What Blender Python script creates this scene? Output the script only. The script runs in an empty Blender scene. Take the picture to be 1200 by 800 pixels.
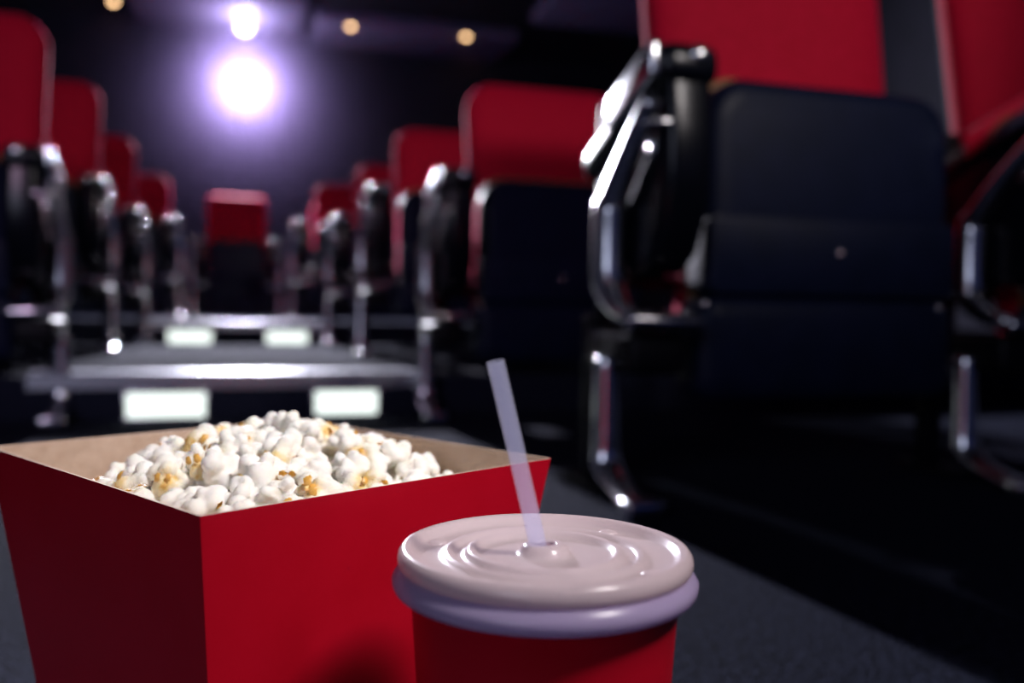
import bpy, bmesh, math, random
from mathutils import Vector, Matrix, noise
PI = math.pi
sc = bpy.context.scene
C = sc.collection
R = math.radians

# ------------------------------------------------------------------ camera
F = 1050.0; YAW = R(17.3); CAMH = 0.255
SY, CY = math.sin(YAW), math.cos(YAW)
def cf(X, d):
    """ground point d metres ahead of the tripod and X metres to its right"""
    return Vector((d*SY + X*CY, d*CY - X*SY, 0))
cam = bpy.data.cameras.new('camera'); co = bpy.data.objects.new('camera', cam); C.objects.link(co)
cam.sensor_width = 36; cam.lens = 36*F/1200; cam.clip_start = 0.01; cam.clip_end = 100
co.matrix_world = (Matrix.Translation((0, 0, CAMH)) @ Matrix.Rotation(-YAW, 4, 'Z')
                   @ Matrix.Rotation(PI/2 - R(1.64), 4, 'X') @ Matrix.Rotation(R(0.8), 4, 'Z'))
cam.dof.use_dof = True; cam.dof.focus_distance = 0.335; cam.dof.aperture_fstop = 31.5/6.3
sc.camera = co
sc.view_settings.view_transform = 'Standard'; sc.view_settings.look = 'None'
sc.view_settings.gamma = 1; sc.view_settings.use_curve_mapping = False
sc.view_settings.exposure = 0.0
sc.cycles.use_denoising = True; sc.cycles.denoising_input_passes = 'RGB'
sc.cycles.max_bounces = 8; sc.cycles.volume_bounces = 0
sc.cycles.caustics_reflective = False; sc.cycles.caustics_refractive = False
sc.cycles.sample_clamp_indirect = 4.0

# ------------------------------------------------------------------ materials
def mat(name, col, rough=0.5, metal=0.0, **kw):
    m = bpy.data.materials.new(name); m.use_nodes = True
    b = m.node_tree.nodes['Principled BSDF']
    b.inputs['Base Color'].default_value = (*col, 1); b.inputs['Roughness'].default_value = rough
    b.inputs['Metallic'].default_value = metal
    for k, v in kw.items():
        k = k.replace('_', ' ')
        b.inputs[k].default_value = v
    return m
def noisy(m, c1, c2, scale, bump=0.0, bscale=None, dist=0.002, detail=4, rough=None):
    nt = m.node_tree; b = nt.nodes['Principled BSDF']
    tc = nt.nodes.new('ShaderNodeTexCoord')
    n = nt.nodes.new('ShaderNodeTexNoise'); n.inputs['Scale'].default_value = scale; n.inputs['Detail'].default_value = detail
    nt.links.new(tc.outputs['Object'], n.inputs['Vector'])
    r = nt.nodes.new('ShaderNodeValToRGB')
    r.color_ramp.elements[0].position = 0.35; r.color_ramp.elements[1].position = 0.65
    r.color_ramp.elements[0].color = (*c1, 1); r.color_ramp.elements[1].color = (*c2, 1)
    nt.links.new(n.outputs['Fac'], r.inputs['Fac']); nt.links.new(r.outputs['Color'], b.inputs['Base Color'])
    if bump:
        n2 = nt.nodes.new('ShaderNodeTexNoise'); n2.inputs['Scale'].default_value = bscale or scale; n2.inputs['Detail'].default_value = 3
        nt.links.new(tc.outputs['Object'], n2.inputs['Vector'])
        bp = nt.nodes.new('ShaderNodeBump'); bp.inputs['Strength'].default_value = bump; bp.inputs['Distance'].default_value = dist
        nt.links.new(n2.outputs['Fac'], bp.inputs['Height']); nt.links.new(bp.outputs['Normal'], b.inputs['Normal'])
    return m
def emit(name, col, s):
    m = mat(name, (0, 0, 0)); b = m.node_tree.nodes['Principled BSDF']
    b.inputs['Emission Color'].default_value = (*col, 1); b.inputs['Emission Strength'].default_value = s
    return m

M = {}
M['carpet'] = noisy(mat('carpet', (.02, .02, .04), .95, Specular_IOR_Level=.05), (.002, .003, .006), (.038, .044, .082), 170, 1.0, 260, .006)
M['velvet'] = noisy(mat('velvet', (.6, 0, .02), .75, Sheen_Weight=1.0, Sheen_Roughness=.4, Specular_IOR_Level=.2), (.56, .001, .024), (.66, .002, .034), 90, .25, 900, .0006)
M['velvet'].node_tree.nodes['Principled BSDF'].inputs['Sheen Tint'].default_value = (1, .06, .20, 1)
M['warm_lit_edge'] = mat('gold_brown_lit_edge', (.30, .13, .03), .5, Sheen_Weight=.3)  # warm downlight on the cushion edge, painted as gold-brown colour
M['shell'] = noisy(mat('navy_plastic', (.012, .016, .035), .42, Specular_IOR_Level=.16), (.006, .010, .032), (.008, .012, .040), 25, .15, 500, .0004)
M['black'] = mat('black_gloss_plastic', (.004, .005, .010), .25, Specular_IOR_Level=.35)
M['iron'] = mat('black_enamel', (.004, .004, .007), .5, Specular_IOR_Level=.2)
M['chrome'] = mat('chrome', (.86, .86, .91), .2, 1.0)
M['brushed'] = mat('brushed_aluminium', (.75, .77, .82), .32, 1.0)
M['card'] = noisy(mat('red_card', (.5, 0, .015), .45, Specular_IOR_Level=.35), (.52, .001, .014), (.56, .002, .018), 30, .05, 200, .0005)
M['kraft'] = noisy(mat('kraft_card', (.55, .38, .27), .8), (.52, .37, .27), (.62, .46, .35), 160, .1, 400, .0004)
M['wall'] = noisy(mat('wall_fabric', (.012, .013, .03), .9), (.010, .011, .024), (.016, .016, .034), 6, .2, 60, .003)
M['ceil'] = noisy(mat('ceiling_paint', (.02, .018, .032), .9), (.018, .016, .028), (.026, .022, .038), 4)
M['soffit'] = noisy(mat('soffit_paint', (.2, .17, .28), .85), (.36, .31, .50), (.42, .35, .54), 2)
M['downlight'] = emit('warm_lamp', (1, .60, .30), 7)
M['steplamp'] = emit('step_lamp_diffuser', (.90, 1, .95), 1.5)
M['lens'] = emit('projector_lens_glow', (.92, .93, 1), 22)
M['lens_glass'] = mat('lens_glass', (.1, .1, .15), .05)
# popcorn: cream flesh, yellow near the hull (vertex attribute = real colour of the corn)
def popmat():
    m = mat('popcorn_flesh', (.9, .84, .72), .75, Subsurface_Weight=.35, Subsurface_Scale=.004, Specular_IOR_Level=.25)
    nt = m.node_tree; b = nt.nodes['Principled BSDF']
    b.inputs['Subsurface Radius'].default_value = (1, .7, .45)
    a = nt.nodes.new('ShaderNodeAttribute'); a.attribute_name = 'hull'
    r = nt.nodes.new('ShaderNodeValToRGB')
    e = r.color_ramp.elements; e[0].position = 0.0; e[0].color = (.93, .90, .84, 1); e[1].position = 1.0; e[1].color = (.62, .30, .05, 1)
    x = e.new(.45); x.color = (.92, .86, .70, 1); x = e.new(.75); x.color = (.85, .62, .25, 1)
    nt.links.new(a.outputs['Fac'], r.inputs['Fac']); nt.links.new(r.outputs['Color'], b.inputs['Base Color'])
    return m
M['pop'] = popmat()
M['hull'] = mat('popcorn_hull', (.78, .43, .09), .4)
def thinplastic(name, diff, transl, fac_t, gloss, rough, clear=0.0):
    m = bpy.data.materials.new(name); m.use_nodes = True; nt = m.node_tree
    b = nt.nodes['Principled BSDF']; out = nt.nodes['Material Output']
    b.inputs['Base Color'].default_value = (*diff, 1); b.inputs['Roughness'].default_value = rough
    b.inputs['Specular IOR Level'].default_value = gloss
    t = nt.nodes.new('ShaderNodeBsdfTranslucent'); t.inputs['Color'].default_value = (*transl, 1)
    mx = nt.nodes.new('ShaderNodeMixShader'); mx.inputs['Fac'].default_value = fac_t
    nt.links.new(b.outputs[0], mx.inputs[1]); nt.links.new(t.outputs[0], mx.inputs[2])
    last = mx
    if clear:
        tr = nt.nodes.new('ShaderNodeBsdfTransparent'); tr.inputs['Color'].default_value = (.97, .97, 1, 1)
        m2 = nt.nodes.new('ShaderNodeMixShader'); m2.inputs['Fac'].default_value = clear
        nt.links.new(last.outputs[0], m2.inputs[1]); nt.links.new(tr.outputs[0], m2.inputs[2]); last = m2
    nt.links.new(last.outputs[0], out.inputs['Surface'])
    return m
M['lid'] = thinplastic('lid_plastic', (.87, .76, .78), (.85, .66, .71), .35, .6, .22, .12)
M['skirt'] = thinplastic('backlit_skirt_plastic', (.72, .62, .86), (.72, .60, .90), .5, .6, .25, .12)  # violet of the back light is put into the skirt colour
M['straw'] = thinplastic('straw_plastic', (.62, .64, .80), (.75, .75, .9), .45, .8, .12, .86)
M['drink'] = mat('cola', (.03, .008, .004), .05)

# ------------------------------------------------------------------ mesh helpers
def finish(bm, angle=40):
    bmesh.ops.recalc_face_normals(bm, faces=bm.faces[:])
    for f in bm.faces: f.smooth = True
    a = R(angle)
    for e in bm.edges:
        if len(e.link_faces) == 2 and e.calc_face_angle(0) > a: e.smooth = False
def obj(name, bm, m, parent=None, angle=40):
    finish(bm, angle)
    me = bpy.data.meshes.new(name); bm.to_mesh(me); bm.free()
    ms = m if isinstance(m, (list, tuple)) else [m]
    for k in ms: me.materials.append(k)
    o = bpy.data.objects.new(name, me); C.objects.link(o)
    if parent: o.parent = parent
    return o
def tag(o, label, cat, group=None, kind=None):
    if label: o['label'] = label
    if cat: o['category'] = cat
    if group: o['group'] = group
    if kind: o['kind'] = kind
    return o
def thing(name, label, cat, loc=(0, 0, 0), rotz=0, group=None):
    o = bpy.data.objects.new(name, None); C.objects.link(o); o.empty_display_size = .05
    o.location = loc; o.rotation_euler = (0, 0, rotz)
    return tag(o, label, cat, group)
def struct(name, bm, m, label=None):
    o = obj(name, bm, m); o['kind'] = 'structure'
    o['label'] = label; return o
def N(): return bmesh.new()
def box(bm, x0, x1, y0, y1, z0, z1, bevel=0.0, seg=2, mi=0):
    vs = [bm.verts.new((x, y, z)) for x in (x0, x1) for y in (y0, y1) for z in (z0, z1)]
    q = [(0,1,3,2), (4,6,7,5), (0,4,5,1), (2,3,7,6), (0,2,6,4), (1,5,7,3)]
    fs = [bm.faces.new([vs[i] for i in f]) for f in q]
    for f in fs: f.material_index = mi
    if bevel:
        es = list({e for f in fs for e in f.edges})
        bmesh.ops.recalc_face_normals(bm, faces=fs)
        bmesh.ops.bevel(bm, geom=es, offset=bevel, segments=seg, profile=.5, affect='EDGES')
    return bm
def catmull(pts, n=6):
    P = [Vector(p) for p in pts]; P = [2*P[0]-P[1]] + P + [2*P[-1]-P[-2]]; out = []
    for i in range(1, len(P)-2):
        for k in range(n):
            t = k/n
            out.append(.5*((2*P[i]) + (P[i+1]-P[i-1])*t + (2*P[i-1]-5*P[i]+4*P[i+1]-P[i+2])*t*t + (3*P[i]-P[i-1]-3*P[i+1]+P[i+2])*t**3))
    out.append(P[-2]); return out
def tube(bm, pts, rad, seg=16, side=Vector((1, 0, 0)), smooth=6):
    """swept ellipse; rad: number or list of (ru, rv) per control point; ends domed"""
    path = catmull(pts, smooth) if smooth else [Vector(p) for p in pts]
    n = len(path)
    if not isinstance(rad, list): rad = [(rad, rad)]*len(pts)
    def ra(t):
        f = t*(len(rad)-1); i = min(int(f), len(rad)-2); k = f-i
        return rad[i][0]*(1-k)+rad[i+1][0]*k, rad[i][1]*(1-k)+rad[i+1][1]*k
    rings = []
    def ring(c, T, ru, rv):
        u = (side - T*side.dot(T)).normalized(); v = T.cross(u)
        return [bm.verts.new(c + u*ru*math.cos(2*PI*k/seg) + v*rv*math.sin(2*PI*k/seg)) for k in range(seg)]
    for i, c in enumerate(path):
        T = (path[min(i+1, n-1)]-path[max(i-1, 0)]).normalized()
        ru, rv = ra(i/(n-1)) if n > 1 else rad[0]
        if i == 0:
            for a in (.35, .75): rings.append(ring(c - T*min(ru, rv)*(1-a)*.5, T, ru*math.sqrt(1-(1-a)**2), rv*math.sqrt(1-(1-a)**2)))
        rings.append(ring(c, T, ru, rv))
        if i == n-1:
            for a in (.75, .35): rings.append(ring(c + T*min(ru, rv)*(1-a)*.5, T, ru*math.sqrt(1-(1-a)**2), rv*math.sqrt(1-(1-a)**2)))
    for a, b in zip(rings, rings[1:]):
        for k in range(seg): bm.faces.new((a[k], a[(k+1)%seg], b[(k+1)%seg], b[k]))
    bm.faces.new(rings[0][::-1]); bm.faces.new(rings[-1])
    return bm
def rrect(w, h, r, n=8):
    r = max(min(r, w/2-1e-4, h/2-1e-4), 1e-4); out = []
    for cx, cz, a0 in ((w/2-r, h/2-r, 0), (-w/2+r, h/2-r, 90), (-w/2+r, -h/2+r, 180), (w/2-r, -h/2+r, 270)):
        for k in range(n+1):
            a = R(a0 + 90*k/n); out.append((cx + r*math.cos(a), cz + r*math.sin(a)))
    return out
def pad(bm, cx, y0, cz, w, h, r, rings, arch=0.0, taper=0.0, M_=None):
    """rounded rectangle in the xz plane built from (inset, y) rings; arch lifts the middle of the top, taper narrows the bottom"""
    loops = []
    for ins, y in rings:
        L = []
        for x, z in rrect(w-2*ins, h-2*ins, r-ins if r > ins else .004):
            t = (z+h/2)/h
            z2 = z + arch*max(0, t)*(1-(2*x/w)**2)
            x2 = x*(1 - taper*(1-t))
            p = Vector((cx+x2, y0+y, cz+z2))
            if M_: p = M_ @ p
            L.append(bm.verts.new(p))
        loops.append(L)
    n = len(loops[0])
    for a, b in zip(loops, loops[1:]):
        for k in range(n): bm.faces.new((a[k], a[(k+1)%n], b[(k+1)%n], b[k]))
    bm.faces.new(loops[0]); bm.faces.new(loops[-1][::-1])
    return bm
def lathe(bm, prof, seg=96, closed=False):
    rings = []
    for r, z in prof:
        rings.append([bm.verts.new((r*math.cos(2*PI*k/seg), r*math.sin(2*PI*k/seg), z)) for k in range(seg)] if r > 1e-6 else [bm.verts.new((0, 0, z))])
    prs = list(zip(rings, rings[1:]))
    if closed: prs.append((rings[-1], rings[0]))
    for a, b in prs:
        for k in range(seg):
            k2 = (k+1) % seg
            if len(a) == 1 and len(b) == 1: continue
            if len(a) == 1: bm.faces.new((a[0], b[k], b[k2]))
            elif len(b) == 1: bm.faces.new((a[k], a[k2], b[0]))
            else: bm.faces.new((a[k], a[k2], b[k2], b[k]))
    return bm
def profile_x(bm, pts, x0, x1, bevel=.01, seg=3):
    """yz outline extruded along x"""
    a = [bm.verts.new((x0, y, z)) for y, z in pts]; b = [bm.verts.new((x1, y, z)) for y, z in pts]
    n = len(pts); fs = [bm.faces.new(a), bm.faces.new(b[::-1])]
    cap = list(fs[0].edges) + list(fs[1].edges)
    for k in range(n): fs.append(bm.faces.new((a[k], b[k], b[(k+1)%n], a[(k+1)%n])))
    bmesh.ops.recalc_face_normals(bm, faces=fs)
    bmesh.ops.bevel(bm, geom=cap, offset=bevel, segments=seg, profile=.5, affect='EDGES')
    return bm

# ------------------------------------------------------------------ the room
Z1, Z2 = 0.105, 0.205          # levels of the two platforms
YS1, YS2 = 2.235, 4.39         # their front edges
YB = 9.65; CZ = 3.15; XL, XR = -4.2, 4.6; YF = -4.5
struct('floor', box(N(), XL, XR, YF, YB, -.1, 0), M['carpet'], 'dark blue-grey carpeted aisle floor')
struct('floor_tier', box(N(), XL, XR, YS1, YS2, 0, Z1, .004), M['carpet'], 'first carpeted seating tier behind the lower step edge')
struct('floor_tier', box(N(), XL, XR, YS2, YB, 0, Z2, .004), M['carpet'], 'second carpeted seating tier behind the upper step edge')
struct('wall_back', box(N(), XL, XR, YB, YB+.15, -.1, CZ+.15), M['wall'], 'dark navy rear wall')
struct('wall_left', box(N(), XL-.15, XL, YF, YB+.15, -.1, CZ+.15), M['wall'], 'dark side wall')
struct('wall_right', box(N(), XR, XR+.15, YF, YB+.15, -.1, CZ+.15), M['wall'], 'dark side wall')
struct('ceiling', box(N(), XL, XR, YF, YB, CZ, CZ+.15), M['ceil'], 'dark ceiling')

def ray(px, py):
    d = Vector(((px-600)/F, -(py-400)/F, -1)); return (co.matrix_world.to_3x3() @ d)
def hit(px, py, axis, val):
    d = ray(px, py); o = Vector((0, 0, CAMH)); t = (val-o[axis])/d[axis]; return o + d*t

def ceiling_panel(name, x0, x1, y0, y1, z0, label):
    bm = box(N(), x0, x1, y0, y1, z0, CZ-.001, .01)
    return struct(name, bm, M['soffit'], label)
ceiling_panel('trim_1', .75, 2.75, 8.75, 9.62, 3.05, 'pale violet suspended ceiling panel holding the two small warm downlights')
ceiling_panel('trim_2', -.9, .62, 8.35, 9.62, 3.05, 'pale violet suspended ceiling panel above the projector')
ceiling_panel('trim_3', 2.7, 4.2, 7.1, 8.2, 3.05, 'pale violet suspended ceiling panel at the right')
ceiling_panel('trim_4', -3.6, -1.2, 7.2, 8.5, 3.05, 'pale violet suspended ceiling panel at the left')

# metal step edges (structure) and their lamps
def nosing(n, x0, x1, ys, z, lab):
    bm = N()
    pr = [(ys-.012, z-.030), (ys-.012, z+.001), (ys-.006, z+.005), (ys+.085, z+.005), (ys+.09, z+.001), (ys+.0, z-.001), (ys-.0, z-.030)]
    a = [bm.verts.new((x0, y, zz)) for y, zz in pr]; b = [bm.verts.new((x1, y, zz)) for y, zz in pr]
    bm.faces.new(a); bm.faces.new(b[::-1])
    for k in range(len(pr)): bm.faces.new((a[k], b[k], b[(k+1)%len(pr)], a[(k+1)%len(pr)]))
    for k in range(4):
        y = ys+.012+k*.018; box(bm, x0+.004, x1-.004, y, y+.008, z+.0045, z+.0068)
    return struct(n, bm, M['brushed'], lab)
nosing('trim_5', -.44, .452, YS1, Z1, 'bright ribbed metal edge of the lower step')
nosing('trim_6', -.40, .405, YS2, Z2, 'bright ribbed metal edge of the upper step')
def step_light(x, ys, zc, w, h, lab):
    t = thing('step_light', lab, 'step light', (x, ys, zc), 0, 'glowing lamps set in the step risers')
    bm = N(); g = .006
    box(bm, -w/2-g, w/2+g, -.010, 0, h/2, h/2+g, .001); box(bm, -w/2-g, w/2+g, -.010, 0, -h/2-g, -h/2, .001)
    box(bm, -w/2-g, -w/2, -.010, 0, -h/2, h/2, .001); box(bm, w/2, w/2+g, -.010, 0, -h/2, h/2, .001)
    obj('frame', bm, M['brushed'], t)
    obj('diffuser', box(N(), -w/2, w/2, -.008, 0, -h/2, h/2, .0015), M['steplamp'], t)
step_light(-.148, YS1, .036, .172, .056, 'glowing rectangular step lamp at the left of the lower step')
step_light(.268, YS1, .036, .150, .056, 'glowing rectangular step lamp at the right of the lower step')
step_light(-.19, YS2, .138, .185, .056, 'small glowing step lamp at the left of the upper step')
step_light(.245, YS2, .138, .185, .056, 'small glowing step lamp at the right of the upper step')

# ------------------------------------------------------------------ cinema seats
def stand(t, s, x=0.0, aisle=True):
    """armrest with its chrome stand; s = +1 when its seat lies towards +x"""
    def X(bm):
        for v in bm.verts: v.co.x = x + s*v.co.x
        return bm
    k = .40                                     # slope of the armrest towards the back
    def sl(bm):
        for v in bm.verts: v.co.z -= k*max(0, v.co.y-.03)
        return bm
    ar = obj('armrest', X(sl(box(N(), .012, .098, -.002, .27, .552, .604, .02, 4))), M['black'], t)
    obj('side_trim', X(sl(box(N(), -.004, .013, .0, .140, .556, .602, .006, 3))), M['chrome'], ar)
    bm = N(); bmesh.ops.create_uvsphere(bm, u_segments=20, v_segments=12, radius=1)
    for v in bm.verts: v.co = Vector((.066 + v.co.x*.016, .004 + v.co.y*.010, .588 + v.co.z*.014))
    obj('front_cap', X(bm), M['chrome'], ar)
    pr = [(.010, .565), (.002, .50), (.002, .44), (.014, .385), (.038, .338), (.07, .315), (.11, .308), (.15, .322), (.19, .36), (.225, .42), (.25, .49)]
    hs = obj('arm_housing', X(profile_x(N(), pr, .024, .092, .016, 4)), M['black'], t)
    bm = N(); bmesh.ops.create_uvsphere(bm, u_segments=14, v_segments=8, radius=1)
    for v in bm.verts: v.co = Vector((.022 + v.co.x*.004, .045 + v.co.y*.012, .475 + v.co.z*.012))
    obj('bolt', X(bm), M['chrome'], hs)
    obj('arm_bracket', X(tube(N(), [(-.004, .018, .500), (.03, .012, .502), (.062, .02, .498)], .0085, 12, Vector((0, 0, 1)))), M['chrome'], t)
    obj('post', X(tube(N(), [(0, .004, .525), (0, .03, .502), (0, .075, .463), (0, .112, .422), (0, .125, .400), (0, .127, .315), (0, .120, .290), (0, .085, .265), (0, .050, .255)],
        [(.013, .013), (.015, .015), (.017, .017), (.020, .020), (.024, .024), (.024, .024), (.021, .021), (.017, .016), (.014, .013)], 20)), M['chrome'], t)
    obj('cross_bracket', X(tube(N(), [(-.006, .043, .252), (.04, .040, .250), (.088, .043, .249)], [(.014, .016)]*3, 14, Vector((0, 0, 1)))), M['chrome'], t)
    bm = N(); box(bm, .004, .088, .06, .22, .178, .236, .012, 3)
    obj('hinge_block', X(bm), M['iron'], t)
    lg = obj('leg', X(tube(N(), [(0, .128, .195), (0, .128, .14), (0, .127, .09), (0, .124, .058), (0, .108, .040), (0, .075, .028), (0, .035, .018), (0, .008, .0155)],
        [(.017, .016), (.018, .017), (.019, .018), (.022, .018), (.022, .014), (.021, .010), (.023, .010), (.025, .010)], 18)), M['chrome'], t)
    obj('foot_pad', X(box(N(), -.027, .027, -.008, .024, 0, .025, .006, 3)), M['chrome'], lg)
    bm = N(); box(bm, .012, .05, .225, .255, 0, .26, .006); box(bm, .0, .062, .15, .30, 0, .012, .004)
    obj('leg', X(bm), M['iron'], t)
    # rear upright carrying the backrest
    bm = N(); box(bm, .035, .085, .235, .262, .20, .58, .008)
    obj('upright', X(bm), M['iron'], t)

def seat(loc, s, top, label, group, rot=0, double=False, w=.42):
    """tip-up cinema seat, folded; origin on the floor at the toe of its aisle-side leg"""
    t = thing('cinema_seat', label, 'seat', loc, rot, group)
    X = lambda bm: ([setattr(v.co, 'x', s*v.co.x) for v in bm.verts], bm)[1]
    cx = .115 + w/2 + (0 if double else .022 if s > 0 else -.015)
    cb = cx + (0 if double else .035 if s > 0 else -.012)
    # seat pan
    sp = obj('seat_pan', X(pad(N(), cx, .10, .444, w, .295, .06, [(.035, .0), (.016, .002), (.006, .007), (0, .018), (0, .05), (.006, .055)], arch=.012)), M['shell'], t)
    bm = N(); pad(bm, cx, .10, .347, w+.004, .115, .018, [(.008, -.012), (.002, -.010), (0, -.004), (0, .05), (.004, .055)])
    obj('cross_panel', X(bm), M['shell'], sp)
    bm = N(); pad(bm, cx, .10, .213, w+.022, .152, .035, [(.030, -.008), (.012, -.004), (.004, .002), (0, .012), (0, .06), (.006, .066)])
    obj('hinge_cover', X(bm), M['shell'], sp)
    for bx, bz, by in ((cx, .352, .086), (.135, .275, .098), (cx+w/2-.02, .275, .098)):
        bm = N(); bmesh.ops.create_uvsphere(bm, u_segments=12, v_segments=6, radius=1)
        for v in bm.verts: v.co = Vector((bx + v.co.x*.006, by + v.co.y*.004, bz + v.co.z*.006))
        obj('screw', X(bm), M['chrome'], sp)
    # cushion sandwiched behind it
    cu = obj('seat_cushion', X(pad(N(), cx, .158, .394, w-.01, .385, .06, [(.02, 0), (.004, .004), (0, .015), (0, .045), (.008, .062), (.03, .070), (.08, .074)], arch=.012)), M['velvet'], t)
    obj('warm_lit_edge', X(pad(N(), cx, .153, .403, w-.006, .398, .058, [(.004, 0), (0, .002), (0, .010), (.004, .012)], arch=.013)), M['warm_lit_edge'], cu)  # thin strip standing in for warm light along the cushion rim
    # backrest
    h = top-.30; L = Matrix.Translation((0, .262, .30)) @ Matrix.Rotation(R(-9), 4, 'X') @ Matrix.Translation((0, -.262, -.30))
    bw = w+.045
    b = obj('backrest', X(pad(N(), cb, .238, .30+h/2, bw, h, .075, [(.16, -.010), (.09, -.008), (.045, -.002), (.018, .007), (.004, .020), (0, .036), (.002, .052), (.012, .06)], arch=.012, taper=.05, M_=L)), M['velvet'], t)
    obj('back_shell', X(pad(N(), cb, .238, .30+h/2-.012, bw-.02, h-.02, .07, [(.0, .055), (0, .066), (.012, .078), (.05, .084)], arch=.012, taper=.05, M_=L)), M['shell'], b)
    bm = N(); box(bm, .08, .115+w+.03, .268, .296, .30, .34, .006)
    obj('crossbar', X(bm), M['iron'], t)
    stand(t, s, 0)
    if double: stand(t, -s, s*(w+.23))
    return t
P = .62
GR = 'folded red cinema seats right of the aisle'; GL = 'folded red cinema seats left of the aisle'; GB = 'folded red seats of the last row'
def row(x, y, z, s, top, labels, group):
    for k, lb in enumerate(labels):
        seat((x + s*k*P, y, z), s, top, lb, group)
row(.496, 1.02, 0, 1, .99, ['largest nearest red and navy folded seat, with chrome stand right behind the drink cup',
                             'red folded seat cut off by the right edge, in deep shadow'], GR)
row(.456, 2.057, 0, 1, .90, ['second red seat on the right, its chrome stand beside the lower step edge'], GR)
row(.437, 3.11, Z1, 1, .875, ['third red seat on the right of the aisle, standing on the lower platform'], GR)
row(.425, 4.16, Z1, 1, .90, ['fourth red seat on the right, its stand just right of the upper step'], GR)
row(.343, 5.50, Z2, 1, .88, ['fifth red seat on the right, first one above the upper step'], GR)
row(-.372, 2.12, 0, -1, .985, ['nearest red seat on the left, cut off by the photo, its edge lit pink'], GL)
row(-.405, 3.30, Z1, -1, 1.0, ['second red seat on the left, with pink-lit edge, standing on the lower platform'], GL)
row(-.377, 4.25, Z1, -1, .98, ['third red seat on the left, its stand left of the upper step edge'], GL)
row(-.31, 5.65, Z2, -1, .90, ['fourth red seat on the left, first one above the upper step'], GL)
seat((-.30, 7.15, Z2), 1, .98, 'small red seat facing down the aisle at its far end, under the projector', GB, double=True, w=.42)
seat((-.44, 7.15, Z2), -1, 1.0, 'last-row red seat just left of the central seat', GB, w=.38)
seat((.46, 7.15, Z2), 1, .97, 'last-row red seat just right of the central seat', GB, w=.38)

# ------------------------------------------------------------------ projector, ceiling lamps
p0 = hit(287, 103, 1, 8.9); p1 = hit(287, 31, 2, 3.02)
pr = thing('projector', 'bright shining projector hanging under the ceiling above the end of the aisle', 'projector', p0)
bm = N(); box(bm, -.24, .24, .12, .62, -.13, .13, .02, 3)
bd = obj('body', bm, M['iron'], pr)
bm = N()
for k in range(8): box(bm, .05+k*.02, .06+k*.02, .114, .12, -.09, .09)
obj('vent_slats', bm, M['black'], bd)
bm = N(); lathe(bm, [(.098, 0), (.112, 0), (.116, .006), (.116, .05), (.108, .056), (.108, .13), (.06, .13), (.098, .03)], 48, closed=True)
for v in bm.verts: v.co = Vector((v.co.x, v.co.z, v.co.y))
obj('lens_barrel', bm, M['black'], pr)
bm = N(); lathe(bm, [(0, -.004), (.05, .0), (.085, .008), (.098, .016), (.098, .022), (0, .022)], 48)
for v in bm.verts: v.co = Vector((v.co.x, v.co.z, v.co.y))
obj('lens', bm, M['lens'], pr)
bm = N(); tube(bm, [(0, .45, .12), (0, .45, .3), (0, .45, CZ-.12-p0.z)], .022, 12); lathe(bm, [(0, 0), (.08, 0), (.08, .015), (0, .015)], 24)
for v in bm.verts[-50:]: v.co += Vector((0, .45, CZ-.115-p0.z))
obj('ceiling_mount', bm, M['iron'], pr)

sp_ = thing('spotlight', 'smaller bright white spotlight on the ceiling directly above the projector', 'lamp', p1)
bm = N(); lathe(bm, [(.062, -.01), (.072, -.012), (.078, 0), (.078, .09), (.055, .13), (0, .135), (0, .06), (.06, .02)], 40)
bmesh.ops.rotate(bm, verts=bm.verts, cent=(0, 0, 0), matrix=Matrix.Rotation(R(-78), 3, 'X'))
obj('housing', bm, M['iron'], sp_)
bm = N(); lathe(bm, [(0, -.004), (.06, .002), (.062, .014), (0, .014)], 40)
bmesh.ops.rotate(bm, verts=bm.verts, cent=(0, 0, 0), matrix=Matrix.Rotation(R(-78), 3, 'X'))
obj('lamp_face', bm, M['lens'], sp_)
bm = N(); box(bm, -.015, .015, .05, .08, .02, .13, .004)
obj('bracket', bm, M['iron'], sp_)

def downlight(px, py, lab):
    p = hit(px, py, 2, 3.05)
    t = thing('downlight', lab, 'ceiling light', p, 0, 'small warm downlights in the ceiling panels')
    bm = N(); lathe(bm, [(.036, 0), (.05, 0), (.052, -.004), (.048, -.008), (.036, -.006)], 32, closed=True)
    obj('rim', bm, M['brushed'], t)
    bm = N(); lathe(bm, [(0, -.030), (.015, -.027), (.026, -.018), (.034, -.004), (.034, 0), (0, 0)], 32)
    obj('bulb', bm, M['downlight'], t)
    return p
dl = [downlight(411, 30, 'small warm downlight, left of the pair in the ceiling panel'),
      downlight(546, 42, 'small warm downlight, right of the pair in the ceiling panel'),
      downlight(133, 1, 'small warm downlight cut by the top edge above the left seats')]

# thin smoke in the air around the projector
bm = box(N(), -3.6, 3.9, 7.95, YB-.02, Z2+.001, 3.04)
hz = obj('projector_haze', bm, M['wall'])
hm = bpy.data.materials.new('haze'); hm.use_nodes = True; nt = hm.node_tree
nt.nodes.remove(nt.nodes['Principled BSDF'])
vs = nt.nodes.new('ShaderNodeVolumeScatter'); vs.inputs['Color'].default_value = (.62, .45, 1, 1); vs.inputs['Density'].default_value = .018
vs.inputs['Anisotropy'].default_value = .5
nt.links.new(vs.outputs[0], nt.nodes['Material Output'].inputs['Volume'])
hz.data.materials[0] = hm
tag(hz, 'thin violet haze glowing around the projector beam', 'haze', None, 'stuff')

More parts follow.
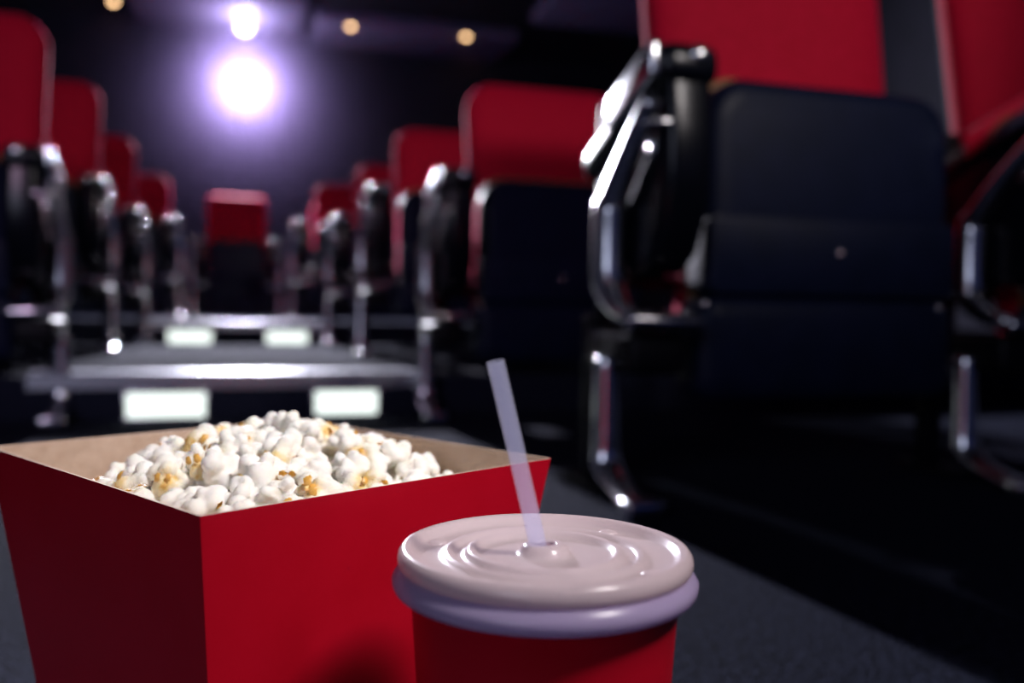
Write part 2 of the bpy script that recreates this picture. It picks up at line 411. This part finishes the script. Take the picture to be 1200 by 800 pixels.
# ------------------------------------------------------------------ popcorn box
BC = Vector((-.114, .415)); U = Vector((.68, .733)); V = Vector((-.72, .694)); RZ = .19
U.normalize(); V = Vector((-U.y, U.x))
U3 = (cf(*U) - cf(0, 0)).normalized(); V3 = (cf(*V) - cf(0, 0)).normalized(); BO = cf(*BC)
HA, HB, KB = .086, .101, .70
def bp(u, v, z, off=0.0):
    k = KB + (1-KB)*z/RZ
    return BO + U3*(u*(HA*k+off)) + V3*(v*(HB*k+off)) + Vector((0, 0, z))
carton = thing('popcorn_box', 'open red cardboard box heaped with popcorn, kraft-brown inside', 'box', BO)
inv = Matrix.Translation(-BO)
TH = .0007
def panel(c0, c1, m):
    bm = N(); n = 10
    def quad(a, b, c, d, mi):
        f = bm.faces.new([bm.verts.new(inv @ p) for p in (a, b, c, d)]); f.material_index = mi
    o0, o1, o2, o3 = bp(*c0, 0), bp(*c1, 0), bp(*c1, RZ), bp(*c0, RZ)
    i0, i1, i2, i3 = bp(*c0, 0, -TH), bp(*c1, 0, -TH), bp(*c1, RZ, -TH), bp(*c0, RZ, -TH)
    quad(o0, o1, o2, o3, 0); quad(i0, i3, i2, i1, 1); quad(o3, o2, i2, i3, 1); quad(o0, i0, i1, o1, 0)
    quad(o1, i1, i2, o2, 1); quad(o0, o3, i3, i0, 1)
    bmesh.ops.remove_doubles(bm, verts=bm.verts, dist=1e-6)
    return obj('side_panel', bm, [M['card'], M['kraft']], carton, 20)
panel((-1, -1), (1, -1), 0); panel((1, -1), (1, 1), 0); panel((1, 1), (-1, 1), 0); panel((-1, 1), (-1, -1), 0)
bm = N(); f = [inv @ bp(a, b, .0006, -.001) for a, b in ((-1, -1), (1, -1), (1, 1), (-1, 1))]
g = [p + Vector((0, 0, .0012)) for p in f]
A = [bm.verts.new(p) for p in f]; B = [bm.verts.new(p) for p in g]
bm.faces.new(A[::-1]); bm.faces.new(B)
for k in range(4): bm.faces.new((A[k], A[(k+1)%4], B[(k+1)%4], B[k]))
obj('base', bm, M['kraft'], carton)
# folded seam strip glued inside the left corner
def seam():
    bm = N(); q = [bp(-1, .80, .04, -TH-.0002), bp(-1, .995, .04, -TH-.0002), bp(-1, .995, RZ-.0003, -TH-.0002), bp(-1, .80, RZ-.0003, -TH-.0002)]
    q2 = [p + U3*.0007 for p in q]
    A = [bm.verts.new(inv @ p) for p in q]; B = [bm.verts.new(inv @ p) for p in q2]
    bm.faces.new(A[::-1]); bm.faces.new(B)
    for k in range(4): bm.faces.new((A[k], A[(k+1)%4], B[(k+1)%4], B[k]))
    obj('glue_flap', bm, M['kraft'], carton)
seam()

# ------------------------------------------------------------------ popcorn
rnd = random.Random(7)
def popmesh(seed, sub=4):
    rr = random.Random(seed); lobes = []
    nl = rr.randint(9, 13)
    for i in range(nl):
        z = rr.uniform(-.55, 1); a = rr.uniform(0, 2*PI); q = math.sqrt(1-min(1, z*z))
        d = Vector((q*math.cos(a), q*math.sin(a), z)); lobes.append((d*rr.uniform(.45, .72), rr.uniform(.24, .46)))
    lobes.append((Vector((0, 0, 0)), .50))
    hd = Vector((rr.uniform(-1, 1), rr.uniform(-1, 1), rr.uniform(-.3, .6))).normalized()
    bm = N(); bmesh.ops.create_icosphere(bm, subdivisions=sub, radius=1)
    lay = bm.verts.layers.float.new('hull')
    sd = Vector((seed*7.3, seed*3.1, 0))
    for v in bm.verts:
        d = v.co.normalized(); ts = []
        for c, r in lobes:
            b = c.dot(d); q = r*r - (c.length_squared - b*b)
            if q > 0 and b + math.sqrt(q) > 0: ts.append(b + math.sqrt(q))
        ts.sort(reverse=True)
        t = ts[0] if ts else .4
        gap = (ts[0]-ts[1]) if len(ts) > 1 else .5
        t += .05*noise.noise(d*3.2+sd) + .028*noise.noise(d*8+sd) + .012*noise.noise(d*17+sd)
        v.co = d*t
        hl = max(0.0, d.dot(hd))**2
        crease = max(0.0, .62-t)*1.6
        v[lay] = min(1.0, .95*hl*(.8+.4*noise.noise(d*5+sd)) + crease*.8)
    me_r = .0106
    for v in bm.verts: v.co *= me_r
    return bm, hd, me_r
def hullmesh(seed, hd, r):
    """curved brown flakes of the burst skin"""
    rr = random.Random(seed+50); bm = N()
    for q in range(2):
        ax = (hd + Vector((rr.uniform(-.7, .7), rr.uniform(-.7, .7), rr.uniform(-.2, .8)))).normalized()
        u = ax.orthogonal().normalized(); w = ax.cross(u); rc = rr.uniform(.20, .30)*r; cen = ax*r*rr.uniform(.60, .78); g = []
        for i in range(7):
            ring = []
            for j in range(7):
                a = (i-3)/3*.8; b = (j-3)/3*(.55-.05*abs(i-3))
                d = (ax*math.cos(a)*math.cos(b) + u*math.sin(a) + w*math.sin(b)).normalized()
                ring.append(cen + d*rc*(1+.08*math.sin(i*2+j)))
            g.append(ring)
        for off in (0, -.00025):
            vv = [[bm.verts.new(p + (p-cen).normalized()*off) for p in ring] for ring in g]
            for i in range(6):
                for j in range(6): bm.faces.new((vv[i][j], vv[i+1][j], vv[i+1][j+1], vv[i][j+1]))
    return bm
protos = []
for s in range(12):
    bm, hd, r = popmesh(s+1)
    protos.append((bm, hd, r))
PM = []
for s, (bm, hd, r) in enumerate(protos):
    o = obj('popped_kernel', bm, M['pop'], None, 180)
    h = obj('hull', hullmesh(s, hd, r), M['hull'], o, 180)
    PM.append((o, h))
usedp = [False]*len(PM)
HC = BO + U3*.006 + V3*(-.004)
def level(u, v):
    p = BO + U3*u + V3*v
    dx = (p - HC).dot(U3)/1.0; dy = (p - HC).dot(V3)/1.12; r = math.hypot(dx, dy)
    return RZ + .006 - .029*(r/.08)**2
spots = []
def place(u, v, z, sc_, label, group='popped popcorn heaped in the red box', lid=None):
    i = rnd.randrange(len(PM)); o, h = PM[i]
    if usedp[i]:
        n = o.copy(); C.objects.link(n); h2 = h.copy(); C.objects.link(h2); h2.parent = n; o = n
    usedp[i] = True
    p = BO + U3*u + V3*v; o.location = (p.x, p.y, z); o.scale = (sc_,)*3
    o.rotation_euler = (rnd.uniform(-.9, .9), rnd.uniform(-.9, .9), rnd.uniform(0, 2*PI))
    tag(o, label, 'popcorn', group); return o
def inside(u, v, z, m=.008):
    k = KB + (1-KB)*min(z, RZ)/RZ
    return abs(u) < HA*k - m and abs(v) < HB*k - m
# visible heap: poisson-like scatter over the surface, then a second, lower shell between them
for layer, (md, dz, mx) in enumerate(((.0135, 0.0, 400), (.0150, -.0115, 400))):
    pts = []
    for _ in range(9000):
        u = rnd.uniform(-HA, HA); v = rnd.uniform(-HB, HB); z = level(u, v) + dz + rnd.uniform(-.003, .003)
        if not inside(u, v, z, .0115): continue
        if all((u-a)**2 + (v-b)**2 + (z-c)**2 > md*md for a, b, c in pts): pts.append((u, v, z))
    if layer: pts = pts[:max(0, 292-len(spots))]
    spots += [(p, layer) for p in pts]
SHARED = 'white popped popcorn kernel with yellow-brown hull flakes, in the heap in the red box'
for (u, v, z), layer in spots:
    place(u, v, z, rnd.uniform(.85, 1.12), SHARED)
print('popcorn', len(spots))
# topmost kernel
d_ = .42; w_ = ray(346, 495); w_ = w_/ (w_.dot(Vector((SY, CY, 0)))) * d_; w_ += Vector((0, 0, CAMH)); q_ = w_ - BO
place(q_.dot(U3), q_.dot(V3), w_.z, .55, 'smallest popcorn kernel perched alone on the very top of the heap', 'popped popcorn heaped in the red box')
for i, (o, h) in enumerate(PM):
    if not usedp[i]: bpy.data.objects.remove(h); bpy.data.objects.remove(o)
# unseen filling below, down to the bottom of the box
bm = N(); lib = [popmesh(40+i, 2)[0] for i in range(4)]; cnt = 0
for k in range(14):
    z = .010 + k*.0125
    for _ in range(60):
        u = rnd.uniform(-HA, HA); v = rnd.uniform(-HB, HB)
        if not inside(u, v, z, .0155) or z > level(u, v) - .020: continue
        T = Matrix.Translation(BO + U3*u + V3*v + Vector((0, 0, z))) @ Matrix.Rotation(rnd.uniform(0, 6), 4, 'Z')
        src = lib[rnd.randrange(4)]; mp = {x: bm.verts.new(T @ x.co) for x in src.verts}
        for f in src.faces: bm.faces.new([mp[x] for x in f.verts])
fl = obj('popcorn_filling', bm, mat('popcorn_inner', (.92, .87, .76), .7), None, 180)
tag(fl, 'mass of popcorn deeper down inside the red box, under the visible kernels', 'popcorn', None, 'stuff')

# ------------------------------------------------------------------ drink cup
CC = cf(.0117, .292); ZT = .1802
cup = thing('drink_cup', 'red paper drink cup with a translucent pinkish-white plastic lid', 'cup', CC)
RT, RB = .0440, .0325; zt = ZT-.0085
prof = [(0, .004), (RB-.002, .004), (RB-.0015, .0), (RB, .0), (RB+.0003, .004)]
for k in range(1, 9): t = k/8; prof.append((RB+(RT-RB)*t, .004+(zt-.004)*t))
prof += [(RT+.0012, zt+.001), (RT+.0008, zt+.0024), (RT-.0006, zt+.002), (RT-.0006, zt-.002)]
for k in range(7, -1, -1): t = k/8; prof.append((RB+(RT-RB)*t-.0006, .006+(zt-.006)*t))
prof.append((0, .006))
obj('cup_body', lathe(N(), prof, 96), M['card'], cup, 50)
obj('drink', lathe(N(), [(0, .010), (RB-.001, .010), (RT-.0042, .135), (RT-.0048, .1365), (0, .1365)], 64), M['drink'], cup)
# lid: top surface with concentric steps
top = [(0.0034, .0030), (.0040, .0036), (.0062, .0034), (.0075, .0024), (.0085, .0004), (.010, 0), (.0205, -.0002), (.0222, .0004), (.0232, .0016), (.0244, .0020), (.0256, .0014), (.0264, .0),
       (.0290, -.0004), (.0300, .0002), (.0312, .0014), (.0324, .0014), (.0334, .0004), (.0350, -.0002), (.0405, -.0002), (.0422, .0006), (.0436, .0022), (.0452, .0032), (.0466, .0028), (.0477, .0012), (.0480, -.0004), (.0479, -.0018), (.0472, -.0030), (.0462, -.0035)]
th = .0005
under = [(r - (th if r > .044 else 0), z - (th if r < .046 else 0)) for r, z in reversed(top)]
bm = lathe(N(), [(r, ZT-.0030+z) for r, z in top] + [(r, ZT-.0030+z) for r, z in under], 128, closed=True)
lid = obj('lid', bm, M['lid'], cup, 60)
for a in (2.5, -.9, 3.9, .6):
    bm = N(); bmesh.ops.create_uvsphere(bm, u_segments=20, v_segments=10, radius=1)
    for v in bm.verts: v.co = Vector((.0385*math.cos(a) + v.co.x*.0034, .0385*math.sin(a) + v.co.y*.0034, ZT-.0032 + v.co.z*.0011))
    obj('press_dimple', bm, M['lid'], lid)
skz = ZT-.0062
sk = [(.0458, .0004), (.0468, .0), (.0480, -.0012), (.0490, -.0024), (.0497, -.0036), (.0496, -.0052), (.0490, -.0066), (.0480, -.0074), (.0474, -.0070), (.0484, -.0062), (.0489, -.0050), (.0490, -.0038), (.0484, -.0028), (.0474, -.0016), (.0458, -.0004)]
obj('lid_skirt', lathe(N(), [(r, skz+z) for r, z in sk], 128, closed=True), M['skirt'], lid, 60)

# straw: thin-walled tube stuck through the lid
def campt(px, py, d):
    w = ray(px, py); w = w/w.dot(Vector((SY, CY, 0)))*d; return w + Vector((0, 0, CAMH))
s1 = campt(580.5, 423, .281); s0 = campt(632, 645, .2905)
ax = (s1-s0).normalized(); s00 = s0 - ax*.045
L = (s1-s00).length; bm = N(); ro, ri = .0030, .00265
lathe(bm, [(ro, 0), (ro, L*.5), (ro, L), (ri, L), (ri, L*.5), (ri, 0)], 32, closed=True)
st = obj('drinking_straw', bm, M['straw'])
st.matrix_world = Matrix.Translation(s00) @ ax.to_track_quat('Z', 'Y').to_matrix().to_4x4()
tag(st, 'clear plastic drinking straw sticking up through the lid of the red cup', 'straw')

# ------------------------------------------------------------------ lights
def light(kind, name, loc, target, power, col, **kw):
    l = bpy.data.lights.new(name, kind); l.energy = power; l.color = col
    for k, v in kw.items(): setattr(l, k, v)
    o = bpy.data.objects.new(name, l); C.objects.link(o); o.location = loc
    o.rotation_euler = (Vector(target)-Vector(loc)).to_track_quat('-Z', 'Y').to_euler(); return o
light('SPOT', 'projector_beam', p0 + Vector((0, -.03, 0)), (.1, .3, .2), 3800, (.87, .85, 1), spot_size=R(125), spot_blend=1.0, shadow_soft_size=.09)
light('SPOT', 'ceiling_spot', p1 + Vector((0, -.04, -.01)), (0, 1, .3), 400, (.85, .88, 1), spot_size=R(75), spot_blend=1.0, shadow_soft_size=.06)
light('SPOT', 'seat_spot', (1.45, -1.8, 1.9), (.66, 1.6, .92), 135, (1, .92, .92), spot_size=R(30), spot_blend=.8, shadow_soft_size=.15)
tgt = cf(-.02, .375); kp = cf(.75, -.05); light('SPOT', 'box_cup_spot', (kp.x, kp.y, 1.35), (tgt.x, tgt.y, .25), 112, (1, .93, .93), spot_size=R(21), spot_blend=1.0, shadow_soft_size=.14)  # unseen spot added to light the popcorn box and the cup
light('SPOT', 'left_fill', (-1.3, -.5, 1.5), (-.45, 2.3, .85), 32, (1, .62, .95), spot_size=R(62), spot_blend=1.0, shadow_soft_size=.12)  # added pinkish fill for left seat fronts and the box's left face
light('POINT', 'soffit_fill', p1 + Vector((0, -.25, -.22)), p1, 12, (.72, .66, 1), shadow_soft_size=.08)  # extra point light added to bring out the ceiling panels
light('AREA', 'front_fill', (-2.2, -2.2, 1.3), (0, 2.6, .6), 19, (.70, .76, 1), shape='RECTANGLE', size=1.6, size_y=1.3)  # added area light behind the camera for chrome highlights and seat fronts
for p in dl: light('SPOT', 'downlight_beam', p + Vector((0, 0, -.06)), p + Vector((0, 0, -1)), 3, (1, .6, .25), spot_size=R(120), spot_blend=.6, shadow_soft_size=.03)
w = bpy.data.worlds.new('night'); sc.world = w; w.use_nodes = True
w.node_tree.nodes['Background'].inputs[0].default_value = (.008, .011, .045, 1); w.node_tree.nodes['Background'].inputs[1].default_value = 1.0
